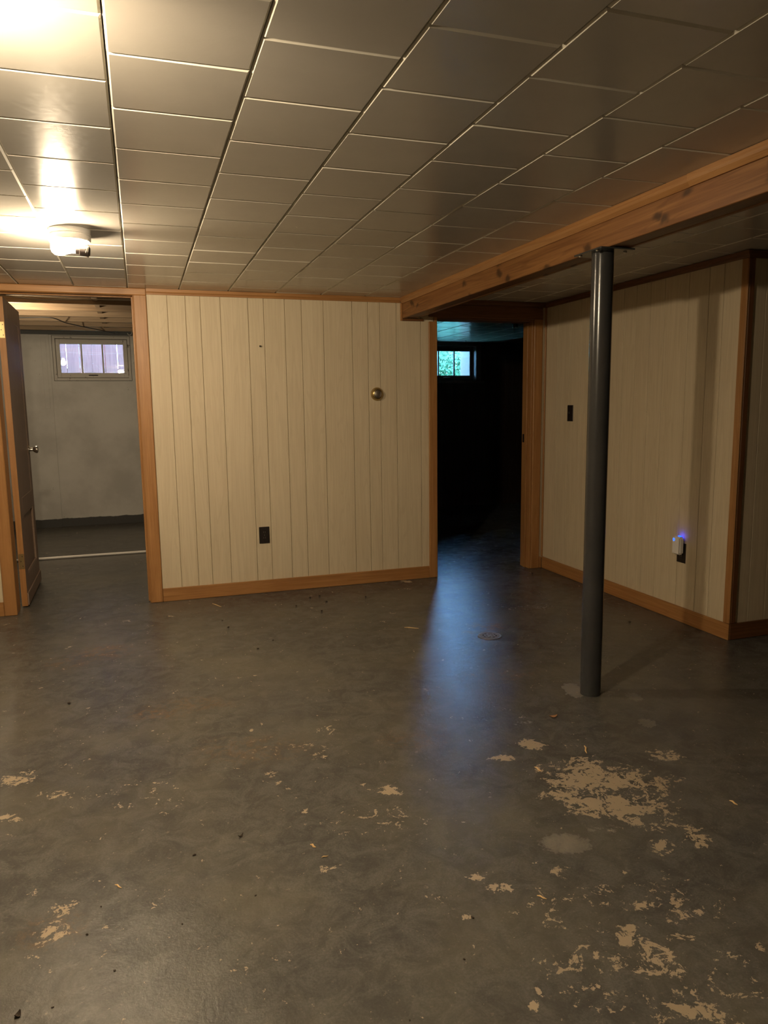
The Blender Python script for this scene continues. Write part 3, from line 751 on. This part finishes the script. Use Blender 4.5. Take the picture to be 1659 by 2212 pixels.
for nm, prof, m in (('base_ring', [(0, 0), (0.046, 0), (0.047, 0.006), (0.043, 0.014), (0.0385, 0.020), (0.036, 0.020), (0, 0.012)], 'brass'),
                    ('dial', [(0, 0.013), (0.0345, 0.013), (0.034, 0.026), (0.029, 0.0295), (0.028, 0.028)], 'brass'),
                    ('cover', [(0.028, 0.026), (0.026, 0.031), (0.016, 0.034), (0, 0.035)], 'nickel')):
    bm = bmesh.new(); lathe(bm, prof, 36, RX); mk(nm, bm, M[m], th, smooth=30)
nl = thing('nail', 'small dark nail in the upper part of the cream wall', 'nail', (0.790, YB, 1.684))
bm = bmesh.new(); lathe(bm, [(0, 0), (0.002, 0), (0.002, 0.012), (0.0055, 0.012), (0.0055, 0.014), (0, 0.0145)], 10, RX)
mk('shank', bm, M['black'], nl)
bm = bmesh.new(); tube(bm, [(0.0, -0.013, 0.0), (0.008, -0.012, 0.003), (0.013, -0.009, 0.0)], 0.0015, 6)
mk('wire_scrap', bm, M['black'], nl)

# ------------------------------------------------------------------ floor drain
dr = thing('floor_drain', 'round cast-iron floor drain grate in the concrete', 'drain', (1.787, 3.563, 0))
bm = bmesh.new(); lathe(bm, [(0.056, 0.0006), (0.067, 0.0008), (0.066, 0.004), (0.060, 0.0048), (0.056, 0.003)], 36)
mk('rim', bm, M['rim_iron'], dr, smooth=True)
bm = bmesh.new(); lathe(bm, [(0, 0.0009), (0.0575, 0.0009)], 32)
mk('dark_well_disc', bm, M['void'], dr)  # flat black disc stands in for the shaded hole; floor is uncut
bm = bmesh.new()
rad = [0.006, 0.014, 0.024, 0.031, 0.041, 0.0565]; n = 24
vv = [[bm.verts.new((r*math.cos(2*math.pi*i/n), r*math.sin(2*math.pi*i/n), 0.0042)) for i in range(n)] for r in rad]
ct = bm.verts.new((0, 0, 0.0042))
for i in range(n):
    j = (i+1) % n
    bm.faces.new((ct, vv[0][i], vv[0][j]))
    for k in range(len(rad)-1):
        hole = (k == 1 and i % 4 in (0, 1)) or (k == 3 and i % 3 in (0, 1))
        if not hole: bm.faces.new((vv[k][i], vv[k][j], vv[k+1][j], vv[k+1][i]))
r = bmesh.ops.extrude_face_region(bm, geom=list(bm.faces))
for v in r['geom']:
    if isinstance(v, bmesh.types.BMVert): v.co.z -= 0.0022
bmesh.ops.recalc_face_normals(bm, faces=bm.faces)
mk('grate', bm, M['grate_iron'], dr)

# ------------------------------------------------------------------ odds and ends of the unfinished room
pp = thing('plastic_pipe', 'white plastic pipe lying across the floor of the unfinished room', 'pipe', (-0.45, 6.82, 0))
bm = bmesh.new(); tube(bm, [(-1.25, 0, 0.0115), (0.0, 0.004, 0.0115), (1.15, 0, 0.0115)], 0.011, 14)
mk('tube', bm, M['pvc'], pp, smooth=True)
bm = bmesh.new(); tube(bm, [(1.15, 0, 0.0145), (1.20, 0, 0.0145)], 0.0140, 14)
mk('coupling', bm, M['pvc'], pp, smooth=True)
def wire(name, label, cat, pts, rad, mat):
    bm = bmesh.new()
    P = [Vector(p) for p in pts]
    out = []
    for i in range(len(P)-1):
        p0, p1, p2, p3 = P[max(i-1, 0)], P[i], P[i+1], P[min(i+2, len(P)-1)]
        for s in range(6):
            t = s/6
            out.append(0.5*((2*p1)+(p2-p0)*t+(2*p0-5*p1+4*p2-p3)*t*t+(3*p1-p0-3*p2+p3)*t*t*t))
    out.append(P[-1])
    tube(bm, out, rad, 8)
    return tag(mk(name, bm, mat, smooth=True), label, cat)
wire('electric_cable', 'straight pale cable stapled under the joists near the doorway', 'cable', [(-2.2, 6.03, 2.112), (-0.88, 6.02, 2.104), (-0.4, 6.02, 2.096), (0.08, 6.0, 2.094), (1.1, 6.0, 2.096)], 0.0045, M['cable'])
wire('electric_cable', 'sagging pale cable hanging below the joists near the doorway', 'cable', [(-1.6, 5.99, 2.105), (-0.95, 5.98, 2.100), (-0.72, 5.97, 2.080), (-0.6, 5.97, 2.073), (-0.47, 5.98, 2.080), (-0.1, 5.99, 2.094), (0.8, 5.99, 2.096)], 0.0045, M['cable'])
wire('electric_cable', 'thin dark cable looping along the joists toward the window', 'cable', [(-1.4, 7.3, 2.092), (-0.98, 7.32, 2.094), (-0.70, 7.24, 2.092), (-0.60, 7.6, 2.088), (-0.46, 8.0, 2.094), (-0.34, 8.28, 2.096), (-0.2, 8.6, 2.096)], 0.0045, M['plate_dark'])
hk = thing('wall_hook', 'bent wire hook by the white-walled window', 'hook', (-0.05, YF-0.03, 2.112))
bm = bmesh.new()
tube(bm, [(0.06, 0.0, 0.012)] + [(0.0-0.022*math.cos(a)-0.0, -0.012, 0.0-0.022*math.sin(a)) for a in (-2.6, -3.4, -4.2, -5.0, -5.6, -6.2)], 0.003, 8)
mk('wire', bm, M['cable'], hk, smooth=True)
# ------------------------------------------------------------------ dark room lampholder and hook
lh = thing('lamp_holder', 'black lampholder with pull chain on the dark room ceiling', 'lamp holder', (3.40, 6.30, HD))
bm = bmesh.new(); lathe(bm, [(0, 0), (0.056, 0), (0.055, -0.012), (0.040, -0.026), (0.026, -0.034), (0.024, -0.062), (0, -0.062)], 28)
mk('base', bm, M['black'], lh, smooth=True)
bm = bmesh.new(); lathe(bm, [(0.0225, -0.058), (0.0235, -0.070), (0.019, -0.074), (0, -0.074)], 24)
mk('screw_shell', bm, M['nickel'], lh, smooth=True)
bm = bmesh.new()
for k in range(18):
    z = -0.03-0.0065*k
    bmesh.ops.create_icosphere(bm, subdivisions=1, radius=0.0024, matrix=Matrix.Translation((-0.03+0.004*math.sin(k*0.5), -0.02, z)))
ch = mk('pull_chain', bm, M['nickel'], lh, smooth=True); ch['kind'] = 'stuff'
ck = thing('ceiling_hook', 'small dark hook in the ceiling before the foliage window', 'hook', (3.81, 8.30, HD))
bm = bmesh.new()
tube(bm, [(0, 0, 0.002), (0, 0, -0.02)] + [(0.012-0.012*math.cos(a), 0, -0.028-0.012*math.sin(a)) for a in (0.0, 0.8, 1.6, 2.4, 3.2)], 0.002, 8)
mk('wire', bm, M['black'], ck, smooth=True)

# ------------------------------------------------------------------ litter on the floor
def splinter(x, y, ln, an, label, w=0.0035):
    bm = bmesh.new()
    tube(bm, [(-ln/2, 0, 0.002), (-ln*0.2, w*0.5, 0.0028), (ln*0.2, -w*0.3, 0.0024), (ln/2, 0, 0.002)], [w*0.25, w*0.55, w*0.5, w*0.2], 5)
    o = mk('wood_splinter', bm, M['splinter'], None, (x, y, 0), rot=(0, 0, an))
    return tag(o, label, 'splinter', 'wood splinters on the floor')
for x, y, ln, an, lab, w in [
    (1.507, 2.209, 0.060, -2.01, 'pale wood splinter just behind the largest bare patch', 0.006),
    (1.265, 2.139, 0.034, -1.37, 'small pale splinter at the left edge of the largest bare patch', 0.005),
    (1.741, 1.733, 0.030, -1.41, 'pale wood splinter on dark floor right of the largest bare patch', 0.006),
    (0.412, 1.955, 0.022, -0.99, 'fatter of two pale chips lying close together on open floor', 0.006),
    (0.433, 1.893, 0.020, 0.06, 'thinner of two pale chips lying close together on open floor', 0.003),
    (1.43, 3.854, 0.085, -0.57, 'long thin splinter left of the round floor drain', 0.005),
    (0.412, 4.769, 0.11, -1.12, 'thin straw splinter near the baseboard by the left doorway', 0.004),
    (-0.126, 1.951, 0.026, -0.85, 'pale splinter beside the rusty speckled patch', 0.004),
    (0.926, 1.534, 0.026, -0.87, 'pale splinter among small paint chips on dark floor', 0.004)]:
    splinter(x, y, ln, an, lab, w)
def crumb(x, y, s, label):
    bm = bmesh.new()
    bmesh.ops.create_icosphere(bm, subdivisions=1, radius=1.0)
    for v in bm.verts: v.co = v.co*random.uniform(0.75, 1.15)
    bmesh.ops.transform(bm, matrix=Matrix.Diagonal((s*random.uniform(0.8, 1.5), s*random.uniform(0.7, 1.1), s*0.7, 1)), verts=bm.verts)
    zmin = min(v.co.z for v in bm.verts)
    bmesh.ops.translate(bm, vec=(0, 0, -zmin-0.0002), verts=bm.verts)
    o = mk('dirt_crumb', bm, M['crumb'], None, (x, y, 0), rot=(0, 0, random.uniform(0, 3)))
    return tag(o, label, 'dirt', 'dirt crumbs on the floor')
WALLC = [(0.408, 4.401), (0.426, 4.243), (0.633, 3.908), (0.532, 3.796), (0.896, 4.559), (1.027, 4.732), (1.097, 4.757), (1.107, 4.599), (1.385, 4.62), (1.023, 4.383)]
OPENC = [(0.03, 1.743), (-0.194, 1.782), (0.22, 1.791), (-0.126, 1.636), (-0.25, 1.568), (0.723, 1.525), (0.466, 1.285), (0.079, 2.027), (-0.166, 1.879), (0.645, 1.404)]
for x, y in WALLC: crumb(x, y, random.uniform(0.005, 0.008), 'dark dirt crumb on the floor in front of the cream back wall')
for x, y in OPENC: crumb(x, y, random.uniform(0.0025, 0.0042), 'tiny dark dirt crumb on the open floor far from any wall')
crumb(-0.363, 3.343, 0.008, 'dark dirt crumb on the floor before the left doorway')
crumb(2.771, 4.817, 0.008, 'dark dirt crumb by the foot of the dark doorway frame')
crumb(2.667, 3.504, 0.007, 'dark dirt crumb near the right wall baseboard')
crumb(0.075, 5.06, 0.006, 'dark dirt crumb on the threshold of the left doorway')
def flat_leaf(name, x, y, ln, wd, an, mat, label, cat, curl=0.006):
    bm = bmesh.new()
    n = 7
    rows = []
    for i in range(n):
        t = i/(n-1); w = wd*math.sin(math.pi*min(max(t, 0.04), 0.96))**0.8/2
        z = 0.0006 + curl*(2*t-1)**2
        rows.append([bm.verts.new(((t-0.5)*ln, s*w, z + (0.002 if s else 0))) for s in (-1, 0, 1)])
    for a, b in zip(rows, rows[1:]):
        for k in range(2): bm.faces.new((a[k], a[k+1], b[k+1], b[k]))
    r = bmesh.ops.extrude_face_region(bm, geom=list(bm.faces))
    for v in r['geom']:
        if isinstance(v, bmesh.types.BMVert): v.co.z += 0.0007
    bmesh.ops.recalc_face_normals(bm, faces=bm.faces)
    o = mk(name, bm, mat, None, (x, y, 0), rot=(0, 0, an))
    return tag(o, label, cat)
flat_leaf('dry_leaf', 1.5485, 2.504, 0.036, 0.020, -0.1, M['leaf_dry'], 'small dry brown leaf on the floor before the post', 'leaf')
flat_leaf('dry_leaf', -0.318, 1.568, 0.016, 0.014, 0.9, M['crumb'], 'crumpled dark leaf scrap on open floor near the rusty speckles', 'leaf', 0.008)
flat_leaf('dry_leaf', 0.218, 2.075, 0.018, 0.007, 0.5, M['crumb'], 'curled dark scrap on open floor between the two chips and the doorway', 'leaf', 0.007)

# ------------------------------------------------------------------ outdoors
struct(box('wall_exterior', (-3.4, 8.9, 2.46), (5.6, 9.0, 4.6), M['siding'], world=True), 'house facade rising above the basement windows', 'wall')
struct(box('sky_blocking_eave', (-3.4, 9.0, 3.55), (1.3, 9.20, 3.65), M['siding'], world=True), 'added eave cutting the sky light in the narrow fenced side yard', 'eave')  # unseen, added to hold sky light off the fence and its window
struct(box('ground', (-8, 9.0, 1.2), (12, 18, 1.45), M['grass'], world=True), 'lawn outside the basement windows', 'lawn')
fc = thing('fence', 'reddish plank fence outside the white-walled room window', 'fence', (-0.5, 9.85, 1.45))
for k in range(26):
    x = -2.2 + 0.146*k
    box('fence_board', (x+random.uniform(0, .004), random.uniform(-.004, .004), 0.02), (x+0.1452, 0.02, 2.3+random.uniform(-.01, .01)), M['fence'], fc, 0.003)
for z in (0.25, 1.3): box('fence_rail', (-2.2, 0.0245, z), (1.6, 0.06, z+0.09), M['fence'], fc, 0.003)
for x in (-2.1, 0.1, 1.5): box('fence_post', (x, 0.0605, 0), (x+0.09, 0.15, 2.3), M['fence'], fc, 0.003)
def grass():
    bm = bmesh.new()
    for k in range(420):
        x = random.uniform(-2.2, 1.2); y = random.uniform(9.32, 9.55)
        h = random.uniform(0.12, 0.40)*(0.7+0.3*(y-9.25)); a = random.uniform(0, 6.28); l = random.uniform(0.2, 0.6)*h
        d = Vector((math.cos(a), math.sin(a), 0)); s = Vector((-d.y, d.x, 0))*0.004
        p = [Vector((x, y, 1.45)), Vector((x, y, 1.45+h*0.6))+d*l*0.3, Vector((x, y, 1.45+h))+d*l]
        v = [bm.verts.new(p[0]-s), bm.verts.new(p[0]+s), bm.verts.new(p[1]+s*0.8), bm.verts.new(p[1]-s*0.8), bm.verts.new(p[2])]
        bm.faces.new((v[0], v[1], v[2], v[3])); bm.faces.new((v[3], v[2], v[4]))
    o = mk('grass', bm, M['grass'])
    tag(o, 'long grass blades growing in front of the red fence', 'grass'); o['kind'] = 'stuff'
grass()
def bush(x, y, rx, rz, label):
    b = thing('bush', label, 'bush', (x, y, 1.45))
    n = 9500
    u = rng.normal(size=(n, 3)); u /= np.linalg.norm(u, axis=1)[:, None]
    rr = rng.uniform(0.25, 1.0, n)**0.6
    c = u*rr[:, None]*np.array([rx, rx*0.7, rz]); c[:, 2] += rz*0.9
    a = rng.normal(size=(n, 3)); a /= np.linalg.norm(a, axis=1)[:, None]
    e = np.cross(a, rng.normal(size=(n, 3))); e /= np.linalg.norm(e, axis=1)[:, None]
    s = rng.uniform(0.022, 0.046, n)[:, None]
    V = np.stack([c-a*s, c+e*s*0.5, c+a*s, c-e*s*0.5], 1).reshape(-1, 3)
    V[:, 2] = np.maximum(V[:, 2], 0.004)
    F = np.arange(n*4).reshape(-1, 4)
    me = bpy.data.meshes.new('foliage'); me.from_pydata(V.tolist(), [], F.tolist()); me.materials.append(M['leaf'])
    o = link(bpy.data.objects.new('foliage', me), b); o['kind'] = 'stuff'
    bm = bmesh.new()
    for k in range(9):
        an = random.uniform(0, 6.28); ln = random.uniform(0.4, 0.85)
        tube(bm, [(0.03*math.cos(an), 0.03*math.sin(an), 0), (rx*0.3*math.cos(an)*ln, rx*0.2*math.sin(an)*ln, rz*0.8), (rx*0.7*math.cos(an)*ln, rx*0.5*math.sin(an)*ln, rz*1.4)], [0.014, 0.009, 0.004], 6)
    mk('stems', bm, M['twig'], b)
bush(4.78, 10.9, 0.86, 0.46, 'leafy green bush outside the dark room window, nearer the house')
bush(6.55, 11.3, 0.80, 0.42, 'smaller leafy bush outside, right of the larger bush')
bush(2.85, 11.3, 0.80, 0.50, 'leafy bush outside, between the fence and the larger bush')
